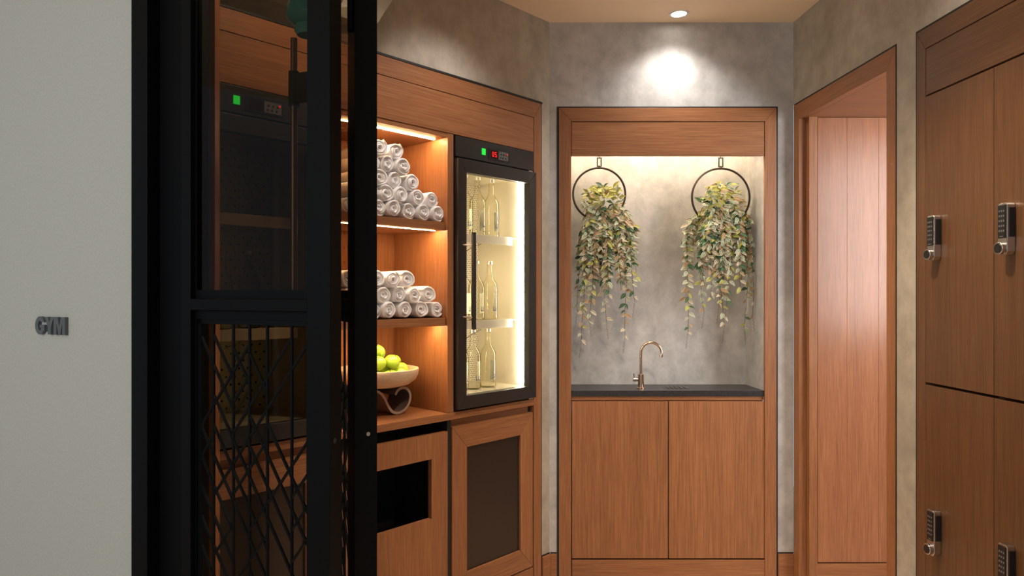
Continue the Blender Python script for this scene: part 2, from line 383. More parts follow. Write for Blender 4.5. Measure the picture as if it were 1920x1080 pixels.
# worktop and base cabinets
WT = .894
MB().box(-1.811, -.123, -.004, .40, .864, WT).solo('worktop', oak_h, FL, (-.966, 0, .864), 'oak worktop running under the fridges and the fruit bowl', 'worktop', bevel=.001)
def base_carcass(t, a, b_, back=black_void):
    m = MB(); m.box(a, a + .015, .022, .38, .0, .863); m.box(b_ - .015, b_, .022, .38, 0, .863); m.box(a + .015, b_ - .015, .36, .38, 0, .863)
    m.box(a + .015, b_ - .015, .022, .36, .07, .085)
    m.part('carcass', back, t)
    MB().box(a, b_, .0, .021, 0, .083).part('plinth', oak_h, t, bevel=.0008)
def vented(a, b_, label):
    t = thing('vented_cabinet', label, 'cabinet', FL, ((a + b_) / 2, .02, 0)); base_carcass(t, a, b_)
    MB().box(a + .015, b_ - .015, .022, .04, .80, .863).part('recess_rail', oak_h, t)
    ms = [MB() for _ in range(4)]; mitred(ms, a + .003, b_ - .003, .090, .831, .098, .0, .021, ws=.088)
    d = ms[0].part('door', oak_v, t, bevel=.0008)
    ms[1].part('door_stile', oak_v, d, bevel=.0008)
    ms[2].part('door_rail', oak_h, d, bevel=.0008); ms[3].part('door_rail', oak_h, d, bevel=.0008)
    MB().box(a + .092, b_ - .092, .010, .013, .189, .732).part('mesh_panel', mesh_dark, d)
vented(-.660, -.124, 'oak cabinet with mitred door and dark mesh panel under the lit fridge')
vented(-1.810, -1.276, 'oak cabinet with dark mesh door below the unlit fridge, seen through the lattice')
t = thing('waste_cabinet', 'oak waste cabinet with a black rectangular opening below the fruit bowl', 'cabinet', FL, (-.967, .02, 0))
base_carcass(t, -1.272, -.664)
m = MB(); x0, x1 = -1.252, -.684; hx0, hx1, hz0, hz1 = -1.162, -.774, .467, .715
m.box(x0, hx0, 0, .021, .09, .817); m.box(hx1, x1, 0, .021, .09, .817); m.box(hx0, hx1, 0, .021, .09, hz0); m.box(hx0, hx1, 0, .021, hz1, .817)
d = m.part('door', oak_v, t)
MB().box(-.683, -.664, .004, .021, .085, .863).part('filler_strip', black_gap, t)

# ------------------------------------------------------------------ fridges
def seg_digits(x, y, z, h, txt, mb):
    W = h * .55; T = h * .14
    SEG = {'0': 'abcdef', '5': 'afgcd', '4': 'fgbc', 'F': 'aefg'}
    for i, ch in enumerate(txt):
        ox = x + i * W * 1.45
        for s_ in SEG[ch]:
            q = {'a': (0, W, h - T, h), 'g': (0, W, h / 2 - T / 2, h / 2 + T / 2), 'd': (0, W, 0, T), 'f': (0, T, h / 2, h), 'e': (0, T, 0, h / 2), 'b': (W - T, W, h / 2, h), 'c': (W - T, W, 0, h / 2)}[s_]
            mb.box(ox + q[0], ox + q[1], y, y + .0006, z + q[2], z + q[3])
def fridge(a, b_, lit, label, goff):
    t = thing('bottle_fridge', label, 'fridge', FL, ((a + b_) / 2, .02, .895))
    x0, x1 = a + .004, b_ - .004; z0, z1 = .896, HZ - .003
    m = MB(); m.box(x0, x0 + .012, .012, .37, z0, z1); m.box(x1 - .012, x1, .012, .37, z0, z1); m.box(x0 + .012, x1 - .012, .36, .37, z0, z1)
    m.box(x0 + .012, x1 - .012, .012, .36, z0, z0 + .045); m.box(x0 + .012, x1 - .012, .012, .36, 1.975, z1)
    m.part('casing', fridge_black, t)
    lin = steel if lit else steel_shaded
    m = MB(); m.box(x0 + .012, x0 + .03, .03, .355, z0 + .045, 1.975); m.box(x1 - .03, x1 - .012, .03, .355, z0 + .045, 1.975)
    m.box(x0 + .03, x1 - .03, .03, .355, z0 + .045, z0 + .062); m.box(x0 + .03, x1 - .03, .03, .355, 1.955, 1.975)
    m.part('lining', lin, t)
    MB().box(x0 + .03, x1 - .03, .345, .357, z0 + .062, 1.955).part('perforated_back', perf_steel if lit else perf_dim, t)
    cp = MB().box(x0, x1, -.008, .011, 1.990, z1 - .002).part('control_panel', fridge_black, t, bevel=.001)
    # controls, measured from the left edge
    gx = a + goff
    MB().box(gx, gx + .022, -.0105, -.008, 2.018, 2.046).part('power_switch', green_glow, cp)
    hb = MB().box(gx + .041, gx + .181, -.0098, -.008, 2.004, 2.054).part('control_bezel', keypad_m, cp)
    MB().box(gx + .058, gx + .100, -.0106, -.0098, 2.012, 2.046).part('display', disp_m, cp)
    if lit:
        m = MB(); seg_digits(gx + .064, -.0113, 2.018, .022, '05', m); m.part('digits', red_glow, cp)
    MB().box(gx + .108, gx + .172, -.0106, -.0098, 2.010, 2.048).part('keypad', gauge_m, cp)
    for i in range(3):
        for j in range(2):
            MB().tube([(gx + .120 + i * .017 + j * .004, -.0118, 2.020 + j * .015), (gx + .120 + i * .017 + j * .004, -.0106, 2.020 + j * .015)], .0038, 10).part('button', keypad_m, cp)
    MB().box(gx + .160, gx + .168, -.0112, -.0106, 2.036, 2.041).part('indicator', red_glow, cp)
    # door
    dz0, dz1 = .905, 1.980
    ms = [MB() for _ in range(4)]; ms_one = MB()
    ms = [ms_one] * 4; mitred(ms, x0, x1, dz0, dz1, .056, -.022, .010, ws=.052)
    d = ms_one.part('door', fridge_black, t, bevel=.0012)
    MB().box(x0 + .048, x1 - .048, -.010, -.005, dz0 + .052, dz1 - .052).part('glass_pane', clear_glass if lit else smoked_glass, d)
    hx = x0 + .050
    m = MB(); m.tube([(hx, -.068, 1.248), (hx, -.068, 1.662)], .0105, 16); m.part('handle', fridge_black, d, smooth=True)
    for z in (1.30, 1.61):
        MB().tube([(hx - .006, -.066, z), (hx - .020, -.0225, z)], .0045, 10).part('handle_post', chrome, d, smooth=True)
    MB().box(x1 - .05, x1 - .02, -.018, .0, dz1, dz1 + .006).part('hinge', chrome, d)
    MB().box(x1 - .05, x1 - .02, -.018, .0, dz0 - .006, dz0).part('hinge', chrome, d)
    for z in (1.668, 1.277):
        sh = MB().box(x0 + .031, x1 - .031, .075, .335, z - .004, z).part('shelf', lin, t)
        MB().box(x0 + .033, x1 - .070, .068, .0745, z - .036, z + .003).part('shelf_lip', lin, sh, bevel=.001)
        MB().tube([(x0 + .10, .062, z - .092), (x0 + .16, .062, z - .062), (x0 + .225, .062, z - .040)], .0016, 6).part('slanted_wire', black_gap, sh)  # thin black line slanting down below the shelf front
    for xx, w_ in ((x1 - .052, .019), (x0 + .031, .012)):
        MB().box(xx, xx + w_, .040, .054, z0 + .075, 1.945).part('led_strip', led_white if lit else led_off, t)
    if not lit:
        MB().box(x0 + .175, x0 + .192, .30, .32, z0 + .063, 1.954).part('divider_post', fridge_black, t)
    return t
f1 = fridge(-.650 + .002, -.122, True, 'black glass-door bottle fridge lit inside, with red digits, right of the towels', .163)
f2 = fridge(-1.812, -1.284, False, 'unlit black glass-door fridge seen through the tinted door pane', .173)

# bottles
def bottle_proto():
    t = thing('bottle', 'x', 'bottle', FW, (0, 0, 0))
    prof = [(.030, .0), (.0365, .004), (.0375, .012), (.0375, .150), (.0355, .166), (.029, .180), (.019, .194), (.0145, .206), (.0125, .235), (.0125, .258), (.0145, .260), (.0145, .272), (.012, .274)]
    MB().lathe(prof, n=24).part('glass_body', bottle_glass, t, smooth=True, base=(0, 0, 0))
    MB().lathe([(.0148, .0), (.0148, .014), (.013, .016)], (0, 0, .262), 18).part('cap', steel, t, smooth=True, base=(0, 0, 0))
    # curved label on the side
    def arc(name, a0, a1, z0, z1, mat, rr=.0382):
        vs = []; n = 8
        for i in range(n + 1):
            a = R(a0 + (a1 - a0) * i / n); vs += [(rr * math.cos(a), rr * math.sin(a), z0), (rr * math.cos(a), rr * math.sin(a), z1)]
        MB().add(vs, [(2 * i, 2 * i + 2, 2 * i + 3, 2 * i + 1) for i in range(n)]).part(name, mat, t, smooth=True, base=(0, 0, 0))
    arc('label', -60, -5, .03, .125, label_white)
    # LU lettering
    m = MB(); rr = .0388
    def strip(a0, a1, z0, z1):
        vs = []
        for i in range(3):
            a = R(a0 + (a1 - a0) * i / 2); vs += [(rr * math.cos(a), rr * math.sin(a), z0), (rr * math.cos(a), rr * math.sin(a), z1)]
        m.add(vs, [(0, 2, 3, 1), (2, 4, 5, 3)])
    strip(-125, -121, .042, .064); strip(-121, -112, .042, .047)
    strip(-108, -104, .045, .064); strip(-97, -93, .045, .064); strip(-108, -93, .042, .047)
    m.part('lettering', label_blue, t, base=(0, 0, 0))
    return t
bp = bottle_proto(); used = False
TZ = {1: 1.6685, 2: 1.2775, 3: .9585}
def put_bottle(s, d, z, rz, label, group):
    global used
    o = bp if not used else copy_tree(bp); used = True
    o.name = 'bottle'
    o.matrix_world = FL.M @ Matrix.Translation((-s, d, z)) @ Matrix.Rotation(R(rz), 4, 'Z')
    tag(o, label, 'bottle', group)
rowname = {1: 'top', 2: 'middle', 3: 'bottom'}
for rw, fr_px, bk_px in ((1, (871, 895, 921), (947,)), (2, (869, 893, 918), (943,)), (3, (863, 886, 915), (941,))):
    for i, px in enumerate(sorted(fr_px)):
        pos = ('leftmost', 'second from the left', 'third from the left')[i]
        put_bottle(s_of(px, .125), .125, TZ[rw], 45 + (-20, -30, -12)[(i + rw) % 3], 'clear glass bottle in the lit fridge, %s row, %s in front' % (rowname[rw], pos), 'glass bottles in the lit fridge')
    for px in bk_px:
        put_bottle(s_of(px, .215), .215, TZ[rw], 70, 'clear glass bottle in the lit fridge, %s row, behind the front bottles' % rowname[rw], 'glass bottles in the lit fridge')
for i, (s, d) in enumerate(((1.70, .16), (1.60, .16), (1.50, .16))):
    put_bottle(s, d, TZ[2], 20, 'bottle in the unlit fridge behind the tinted pane, %s' % ('leftmost', 'middle one', 'rightmost')[i], 'bottles in the unlit fridge')

# ------------------------------------------------------------------ towels
def towel_mesh(seed, Ln=.25, Rr=.0378):
    rnd = random.Random(seed); m = MB(); turns = 2.75 + rnd.random() * .5; n = int(turns * 22); th = .0094
    prof = []                                        # cross-section: (along axis, thickness) rounded ends
    for e in (0, 1):
        for q in range(5):
            a = math.pi / 2 * (q / 2) + (math.pi if e == 0 else 0)
            prof.append(((th * .5 * math.sin(a) * 1.0 if e else -th * .5 * abs(math.sin(a))) , math.cos(a) * .5))
    ph = [rnd.random() * 6.28 for _ in range(4)]
    sec = [(0, .5), (.0, .5)]
    sec = [(0.0, -.5), (-.55, -.3), (-.75, 0), (-.55, .3), (0.0, .5), (1.0, .5), (1.55, .3), (1.75, 0), (1.55, -.3), (1.0, -.5)]
    K = len(sec); vs = []
    for i in range(n + 1):
        f = i / n; a = f * turns * 2 * math.pi + ph[0]
        rr = .0055 + (Rr - .0055 - th * .5) * f + .0012 * math.sin(2 * a + ph[1]) + .0008 * math.sin(5 * a + ph[2])
        off = .006 * math.sin(a * .7 + ph[3]) + .003 * math.sin(a * 2.3)
        tk = th * (1.02 + .08 * math.sin(a * 3 + ph[1]))
        if i > n - 3: tk *= (n - i + .6) / 3.6
        for u, v in sec:
            if u <= 0.0: y = off * .6 + u * th * .7 + (0 if u < 0 else 0)
            elif u < 1.0: y = 0
            else: y = Ln + (u - 1.0) * th * .9 + off * .3
            r_ = rr + v * tk
            vs.append((r_ * math.cos(a) * 1.04, y, r_ * math.sin(a)))
    fs = []
    for i in range(n):
        for k in range(K): fs.append((i * K + k, (i + 1) * K + k, (i + 1) * K + (k + 1) % K, i * K + (k + 1) % K))
    fs += [tuple(range(K)), tuple(n * K + k for k in range(K - 1, -1, -1))]
    m.add(vs, fs); return m.mesh('towel_roll', towel_m, smooth=True)
towel_meshes = [towel_mesh(s) for s in range(6)]
ordn = ['rightmost', 'second from the right', 'third from the right', 'fourth from the right', 'fifth from the right', 'sixth from the right', 'seventh from the right']
rows1 = [[821, 794, 766, 738, 710, 682, 655], [809, 783, 752, 724, 696, 668], [773, 740, 712, 684], [756, 726, 698], [742, 711]]
rows2 = [[818, 789, 759, 729, 700, 671, 643], [803, 776, 748, 719, 690, 661], [763, 736, 708, 680, 652]]
rnd = random.Random(4)
for rows, z0, pitch, shn in ((rows1, SH1, .0590, 'upper'), (rows2, SH2, .0620, 'lower')):
    nr = len(rows)
    for ri, row in enumerate(rows):
        rn = ['bottom', 'second', 'third', 'fourth', 'top'][ri] if nr == 5 else ['bottom', 'middle', 'top'][ri]
        for ci, px in enumerate(row):
            d = .030 + rnd.random() * .018
            o = bpy.data.objects.new('rolled_towel', towel_meshes[rnd.randrange(6)]); C.objects.link(o)
            o.matrix_world = FL.M @ Matrix.Translation((-s_of(px, d), d, z0 + .0365 + ri * pitch + rnd.uniform(-.001, .001))) @ Matrix.Rotation(R(rnd.uniform(-3, 3)), 4, 'Z')
            tag(o, 'rolled white towel on the %s shelf, %s row, %s' % (shn, rn, ordn[ci]), 'towel', 'rolled white towels on the %s shelf' % shn)

# ------------------------------------------------------------------ bowl, stand and apples
bs, bd = .915, .185
bz = 1.012
m = MB()
prof = [(.05, 0), (.10, .003), (.135, .012), (.160, .030), (.172, .052), (.175, .072), (.1735, .077), (.170, .078), (.167, .074), (.163, .055), (.150, .034), (.128, .019), (.095, .012), (.04, .010)]
m.lathe(prof, (0, 0, 0), 48)
o = m.solo('fruit_bowl', bowl_m, FL, (0, 0, 0), 'shallow pale wooden bowl full of green apples on the curled stand', 'bowl', smooth=True)
o.matrix_world = FL.M @ Matrix.Translation((-bs, bd, bz))
# bentwood curl stand: S-shaped ribbon in the x-z plane
def ribbon(pts, th, y0, y1):
    pts = [Vector((p[0], p[1])) for p in pts]; outl = []; inl = []
    for i, p in enumerate(pts):
        tdir = (pts[min(i + 1, len(pts) - 1)] - pts[max(i - 1, 0)]).normalized(); nn = Vector((-tdir.y, tdir.x))
        outl.append(p + nn * th / 2); inl.append(p - nn * th / 2)
    vs = []; fs = []
    for a, b_ in zip(outl, inl): vs += [(a.x, y0, a.y), (a.x, y1, a.y), (b_.x, y1, b_.y), (b_.x, y0, b_.y)]
    for i in range(len(pts) - 1):
        for k in range(4): fs.append((4 * i + k, 4 * i + (k + 1) % 4, 4 * i + 4 + (k + 1) % 4, 4 * i + 4 + k))
    n = len(pts) - 1; fs += [(3, 2, 1, 0), (4 * n, 4 * n + 1, 4 * n + 2, 4 * n + 3)]
    return vs, fs
pts = []
H0 = .108
# right lobe, then bottom, then sweep up left to a left lobe
ctrl = [(-.006, .084), (.004, .100), (.028, .1105), (.056, .103), (.073, .078), (.068, .045), (.044, .018), (.010, .0075), (-.022, .016), (-.046, .045), (-.066, .080), (-.092, .104), (-.128, .111), (-.150, .095)]
def catmull(c, n=6):
    out = []
    for i in range(len(c) - 1):
        p0, p1, p2, p3 = c[max(i - 1, 0)], c[i], c[i + 1], c[min(i + 2, len(c) - 1)]
        for k in range(n):
            u = k / n; out.append(tuple(.5 * (2 * p1[j] + (p2[j] - p0[j]) * u + (2 * p0[j] - 5 * p1[j] + 4 * p2[j] - p3[j]) * u * u + (3 * p1[j] - p0[j] - 3 * p2[j] + p3[j]) * u ** 3) for j in range(len(p1))))
    out.append(c[-1]); return out
vs, fs = ribbon(catmull(ctrl), .011, -.065, .075)
m = MB().add(vs, fs); m.mi = [1 if (q % 4 == 3 and q < len(fs) - 2) else 0 for q in range(len(fs))]
o = m.solo('curled_bowl_stand', [curl_m, curl_edge], FL, (0, 0, 0), 'dark taupe bentwood stand curled like a ribbon under the fruit bowl', 'bowl stand', smooth=True, angle=50)
o.matrix_world = FL.M @ Matrix.Translation((-s_of(744, .12), bd, WT))
# apples
def apple():
    t = thing('green_apple', 'x', 'apple', FW, (0, 0, 0)); rr = .033; prof = []
    for i in range(15):
        a = math.pi * i / 14; r_ = rr * math.sin(a) * (1 + .05 * math.cos(a)); z = -rr * .92 * math.cos(a)
        if i <= 3: z += .0045 * (1 - i / 3) ** 1.5
        if i >= 10: z -= .010 * ((i - 10) / 4) ** 2
        prof.append((max(r_, .0006), z + rr * .92))
    MB().lathe(prof, n=22).part('skin', apple_m, t, smooth=True, base=(0, 0, 0), angle=80)
    MB().tube([(0, 0, .048), (.001, 0, .056), (.004, 0, .066)], .0011, 6).part('stem', stem_brown, t, base=(0, 0, 0))
    return t
ap = apple(); first = True
AP = [(-.005, -.098, 0.026, 'front, low in the bowl at the near rim'), (.068, -.068, .026, 'low in the bowl at its right front'), (.118, -.012, .040, 'lowest and rightmost against the rim'), (-.08, -.07, .026, 'low in the bowl beside the door frame'),
      (.040, -.012, .030, 'low in the middle of the bowl'), (-.045, -.02, .030, 'low in the bowl under the pile'), (.075, .060, .030, 'low at the back of the bowl'), (-.06, .08, .030, 'low at the back left of the bowl'),
      (.035, -.055, .082, 'second layer, large and facing front'), (-.040, -.060, .084, 'second layer beside the door frame'), (.098, .014, .074, 'second layer, right side'), (.0, .035, .080, 'second layer, behind the front ones'),
      (-.012, -.020, .124, 'second from the top of the pile'), (-.042, -.030, .134, 'topmost of the pile')]
rnd = random.Random(9)
for x, y, z, lb in AP:
    o = ap if first else copy_tree(ap); first = False; o.name = 'green_apple'
    o.matrix_world = FL.M @ Matrix.Translation((-bs + x, bd + y, bz + z - .008)) @ Euler((R(rnd.uniform(-40, 40)), R(rnd.uniform(-40, 40)), R(rnd.uniform(0, 360)))).to_matrix().to_4x4()
    # keep the centre where it was meant to be
    c = o.matrix_world.to_3x3() @ Vector((0, 0, .030)); o.location = Vector(o.location) - c + Vector((0, 0, .030))
    tag(o, 'green apple in the wooden bowl, ' + lb, 'apple', 'green apples in the bowl')

# ------------------------------------------------------------------ back niche unit
t = thing('niche_frame', 'oak frame with a wide header around the lit plant niche', 'cabinet frame', FB, (.957, 0, 0))
X0, X1 = .416, 1.490; fw = .0605
MB().prism([(X0, 0), (X0 + fw, 0), (X0 + fw, RZ + .003 - g), (X0, TOP - .006 - g)], -.004, .0125).part('stile', oak_v, t, bevel=.0008)
MB().prism([(X1, 0), (X1 - fw + .004, 0), (X1 - fw + .004, RZ + .003 - g), (X1, TOP - .006 - g)], -.004, .0125).part('stile', oak_v, t, bevel=.0008)
MB().prism([(X0 + g, TOP - .006), (X1 - g, TOP - .006), (X1 - fw + .004 - g, RZ + .003), (X0 + fw + g, RZ + .003)], -.004, .06).part('top_rail', oak_h, t, bevel=.0008)
MB().box(X0 + fw + .003, X1 - fw + .001, -.001, .022, HZ, RZ).part('header_panel', oak_h, t, bevel=.001)
MB().box(X0 + fw + .001, X1 - fw + .003, .0225, .026, HZ + .01, RZ + .003).part('backing_strip', black_gap, t)
m = MB(); m.box(NX0, X0 - .0005, -.002, .02, 0, TOP); m.box(X1 + .0005, NX1, -.002, .02, 0, TOP); m.box(X0 - .0005, X1 + .0005, -.002, .02, TOP - .0055, TOP)
m.part('shadow_gap', black_gap, t)
MB().box(.49, 1.425, .075, .095, 2.28, 2.292).part('led_strip', led_niche, t)
MB().box(.481, 1.433, .005, .244, .893, .921).solo('stone_counter', counter_m, FB, (.957, .12, .893), 'thin black stone counter below the hanging plants', 'counter', bevel=.001)
t = thing('sink_cabinet', 'oak two-door cabinet under the black counter', 'cabinet', FB, (.957, .1, 0))
m = MB(); m.box(.481, .496, .03, .24, 0, .892); m.box(1.418, 1.433, .03, .24, 0, .892); m.box(.496, 1.418, .225, .24, 0, .892)
m.part('carcass', black_void, t)
MB().box(.481, 1.433, .012, .029, .872, .892).part('top_rail', oak_h, t)
dz0, dz1 = .092, .868
MB().box(.4815, .9555, .002, .024, dz0, dz1).part('door', oak_v, t, bevel=.001)
MB().box(.9605, 1.4335, .002, .024, dz0, dz1).part('door', oak_v, t, bevel=.001)
MB().box(.481, 1.434, .000, .022, 0, .084).part('plinth', oak_h, t, bevel=.001)
MB().box(.956, .960, .012, .03, dz0, dz1).part('door_gap', black_gap, t)
# drain grille on the counter
t = thing('drain_tray', 'small black drip tray set in the counter right of the tap', 'drain', FB, (1.02, .11, .921))
MB().box(.965, 1.085, .07, .15, .9212, .9225).part('tray_rim', plain('tray_black', (.03, .03, .03), .25), t, bevel=.0005)
for i in range(5): MB().box(.975 + i * .022, .985 + i * .022, .078, .142, .9225, .9232).part('slot', black_gap, t)
# tap
tx, ty = (1201.5 - 890) / F * 3.5, .10; tz = .9212
t = thing('tap', 'champagne metal gooseneck tap with a side lever on the black counter', 'tap', FB, (tx, ty, tz))
MB().lathe([(.021, 0), (.021, .004), (.016, .006)], (tx, ty, tz), 28).part('base_ring', brass, t, smooth=True)
MB().lathe([(.0155, .006), (.0155, .068), (.014, .070)], (tx, ty, tz), 28).part('body', brass, t, smooth=True)
pts = [(tx, ty, tz + .070), (tx, ty, tz + .175)]; rr = .0515
for i in range(1, 19):
    a = math.pi - (math.pi * 1.07) * i / 18; pts.append((tx + rr + rr * math.cos(a), ty - .012 * i / 18, tz + .180 + rr * math.sin(a)))
MB().tube(pts, .0068, 16).part('spout', brass, t, smooth=True)
e = pts[-1]; MB().tube([e, (e[0] - .002, e[1], e[2] - .010)], .0080, 16).part('nozzle', brass, t, smooth=True)
MB().tube([(tx - .0155, ty, tz + .043), (tx - .040, ty, tz + .043)], .0098, 18).part('lever_hub', chrome, t, smooth=True)
MB().tube([(tx - .034, ty, tz + .050), (tx - .036, ty, tz + .074)], .0026, 10).part('lever', brass, t, smooth=True)

# ------------------------------------------------------------------ hanging plants
def leaf_mat(name, edge, mid, stripe, centre):
    m, nt, b = new_mat(name); uv = nt.nodes.new('ShaderNodeTexCoord'); s = nt.nodes.new('ShaderNodeSeparateXYZ'); L(nt, uv.outputs['UV'], s.inputs[0])
    a = nt.nodes.new('ShaderNodeMath'); a.operation = 'SUBTRACT'; L(nt, s.outputs[0], a.inputs[0]); a.inputs[1].default_value = .5
    q = nt.nodes.new('ShaderNodeMath'); q.operation = 'ABSOLUTE'; L(nt, a.outputs[0], q.inputs[0])
    r = ramp(nt, [(0, centre), (.05, centre), (.10, stripe), (.16, stripe), (.19, mid), (.345, mid), (.37, stripe), (.42, stripe), (.46, edge), (.5, edge)])
    L(nt, q.outputs[0], r.inputs[0]); L(nt, r.outputs[0], b.inputs['Base Color']); b.inputs['Roughness'].default_value = .45
    b.inputs['Subsurface Weight'].default_value = 0.0
    return m
LM = [leaf_mat('striped_pink_leaf', (.80, .74, .46), (.045, .11, .03), (.90, .84, .62), (.52, .13, .14)),
      leaf_mat('striped_cream_leaf', (.84, .80, .50), (.05, .13, .035), (.93, .90, .70), (.06, .15, .04)),
      leaf_mat('yellow_green_leaf', (.62, .56, .14), (.30, .34, .06), (.60, .52, .14), (.26, .30, .06)),
      leaf_mat('green_leaf', (.06, .13, .05), (.035, .095, .035), (.07, .15, .06), (.10, .20, .08)),
      leaf_mat('russet_leaf', (.62, .52, .24), (.15, .055, .02), (.66, .52, .28), (.30, .07, .05))]
def leaf_geo(bend):
    vs = []; uv = []; prof = [(0, .06), (.16, .62), (.38, 1.0), (.62, .88), (.84, .48), (1.0, .03)]
    for v, wd in prof:
        for u in (-1, -.5, 0, .5, 1):
            x = u * wd * .0112; y = v * .046
            z = -.012 * bend * v * v + .0045 * (abs(u) * wd) - .001
            vs.append((x, y, z)); uv.append(((u + 1) / 2, v))
    fs = [(i * 5 + k, i * 5 + k + 1, (i + 1) * 5 + k + 1, (i + 1) * 5 + k) for i in range(5) for k in range(4)]
    return vs, fs, uv
def leaf_mesh(mat, bend):
    vs, fs, uv = leaf_geo(bend); me = bpy.data.meshes.new('leaf'); me.from_pydata(vs, [], fs); me.materials.append(mat)
    l = me.uv_layers.new(name='UVMap')
    for lp in me.loops: l.data[lp.index].uv = uv[lp.vertex_index]
    me.polygons.foreach_set('use_smooth', [True] * len(me.polygons)); return me
LMESH = [[leaf_mesh(m_, b_) for b_ in (.4, 1.3)] for m_ in LM]
def plant(label, cx, cy_px, rpx, strands, seed, body, topx):
    rnd = random.Random(seed); Yp = 3.52; pxm = F / Yp
    def P(px, py, dy=0.0): return ((px - 890) / F * (Yp + dy), .12 + dy, 1.4 + (551 - py) / F * (Yp + dy))
    rc = P(cx, cy_px); rad = rpx / pxm
    t = thing('hanging_plant', label, 'hanging plant', FB, (rc[0], rc[1], HZ))
    pts = [(rc[0] + rad * math.cos(a), rc[1], rc[2] + rad * math.sin(a)) for a in [2 * math.pi * i / 64 for i in range(64)]]
    MB().tube(pts, .0054, 10, closed=True).part('hoop', hoop_m, t, smooth=True)
    # rectangular link from the header down to the hoop
    zt = rc[2] + rad; lw_ = .0125
    m = MB(); za, zb = zt + .006, 2.083 + .014
    m.box(rc[0] - lw_, rc[0] - lw_ + .005, rc[1] - .003, rc[1] + .003, za, zb); m.box(rc[0] + lw_ - .005, rc[0] + lw_, rc[1] - .003, rc[1] + .003, za, zb)
    m.box(rc[0] - lw_ + .005, rc[0] + lw_ - .005, rc[1] - .003, rc[1] + .003, za, za + .005); m.box(rc[0] - lw_ + .005, rc[0] + lw_ - .005, rc[1] - .003, rc[1] + .003, zb - .005, zb)
    m.part('link', hoop_m, t)
    MB().tube([(rc[0], rc[1], zb - .002), (rc[0], rc[1], 2.299)], .002, 8).part('hook', hoop_m, t)
    MB().tube([(rc[0], rc[1] + .007 * math.cos(a), zt + .004 + .009 * math.sin(a)) for a in [2 * math.pi * i / 16 for i in range(16)]], .002, 8, closed=True).part('ring', hoop_m, t)
    leaves = []
    def add_leaf(p, out, size, kind=None):
        # direction: outward and down
        d = Vector(out).normalized(); up = Vector((rnd.uniform(-.5, .5), rnd.uniform(-1.6, -.4), rnd.uniform(.2, 1.1))).normalized()
        xax = d.cross(up)
        if xax.length < .05: xax = Vector((1, 0, 0))
        xax.normalize(); zax = xax.cross(d).normalized()
        M = Matrix((xax, d, zax)).transposed().to_4x4() * 1.0
        M = Matrix.Translation(p) @ M @ Matrix.Scale(size, 4)
        leaves.append((p[1] + rnd.uniform(-.02, .02), M, kind))
    def pick(py):
        f = min(max((py - 340) / 260, 0), 1); q = rnd.random()
        if f < .16: return 2 if q < .62 else (1 if q < .8 else (3 if q < .92 else 4))
        if q < .32: return 0
        if q < .58: return 1
        if q < .58 + .14 * (1 - f) + .04: return 2
        if q < .90: return 3 if rnd.random() < .7 else 4
        return 4
    # mound of leaves at the top
    for i in range(150):
        a = rnd.uniform(0, 6.28); h = rnd.random()
        px = topx[0] + (rnd.random() - .5) * 2 * topx[1] * (.55 + .45 * h); py = topx[2] + h * (topx[3] - topx[2])
        p = Vector(P(px, py, rnd.uniform(-.05, .05)))
        p.x = min(max(p.x, .500), 1.415)
        add_leaf(p, (math.cos(a), -abs(math.sin(a)) * .8 - .1, rnd.uniform(-.5, .9)), rnd.uniform(.7, 1.05), pick(py))
    # strands
    for (px0, px1, pye, dy) in strands:
        s0 = Vector(P(px0 * .55 + topx[0] * .45, topx[3] - 8 + rnd.uniform(-14, 8), dy * .3)); s1 = Vector(P(px0, topx[3] + 26 + rnd.uniform(-6, 20), dy)); e = Vector(P(px1, pye, dy * .8))
        mid = s1.lerp(e, .5) + Vector((rnd.uniform(-.012, .012), rnd.uniform(-.008, .008), 0))
        cp = [tuple(s0), tuple((s0 + s1) / 2 + Vector((0, 0, .022))), tuple(s1), tuple(s1.lerp(mid, .5)), tuple(mid), tuple(mid.lerp(e, .5) + Vector((rnd.uniform(-.006, .006), 0, 0))), tuple(e)]
        pts = catmull(cp, 8)
        # thin curl at the end
        n0 = len(pts); long_ = pye > 560
        if long_:
            last = Vector(pts[-1])
            for k in range(1, 26):
                a = k * 1.25; pts.append((last.x + .0028 * math.sin(a) + .0004 * k * (1 if px1 % 2 else -1), last.y + .0028 * math.cos(a), last.z - .0034 * k))
        pts = [(min(max(p[0], .486), 1.428), min(max(p[1], .02), .232), p[2]) for p in pts]
        MB().tube(pts, [.0012 if i < n0 else .0008 for i in range(len(pts))], 5).part('vine', vine_m, t)
        Ltot = sum((Vector(pts[i + 1]) - Vector(pts[i])).length for i in range(n0 - 1)); acc = 0; nxt = .004; side = 1
        for i in range(n0 - 1):
            a_, b_ = Vector(pts[i]), Vector(pts[i + 1]); acc += (b_ - a_).length
            while nxt < acc:
                f = nxt / Ltot; p = b_.copy(); side = -side
                py = 551 - (p.z - 1.4) / Yp * F
                ang = rnd.uniform(-.6, .6)
                out = (side * rnd.uniform(.35, 1.0), -rnd.uniform(.1, .9), -rnd.uniform(.1, 1.0))
                add_leaf(p, out, rnd.uniform(.62, 1.0) * (1 - .30 * max(0, f - .6)), pick(py))
                if f < .62 and rnd.random() < .55: add_leaf(p, (-out[0], rnd.uniform(-.9, .3), out[2]), rnd.uniform(.6, .95), pick(py))
                dens = .0105 if f < .55 else (.017 if f < .8 else .030)
                nxt += dens * rnd.uniform(.8, 1.3)
    leaves.sort(key=lambda q: q[0]); base = Vector((rc[0], rc[1], HZ))
    def ok(M):
        tip = M @ Vector((0, .046, 0)); p = M.translation
        return .484 < tip.x < 1.430 and .006 < tip.y < .238 and .484 < p.x < 1.430 and .03 < p.y < .236
    good = [l for l in leaves if ok(l[1])]
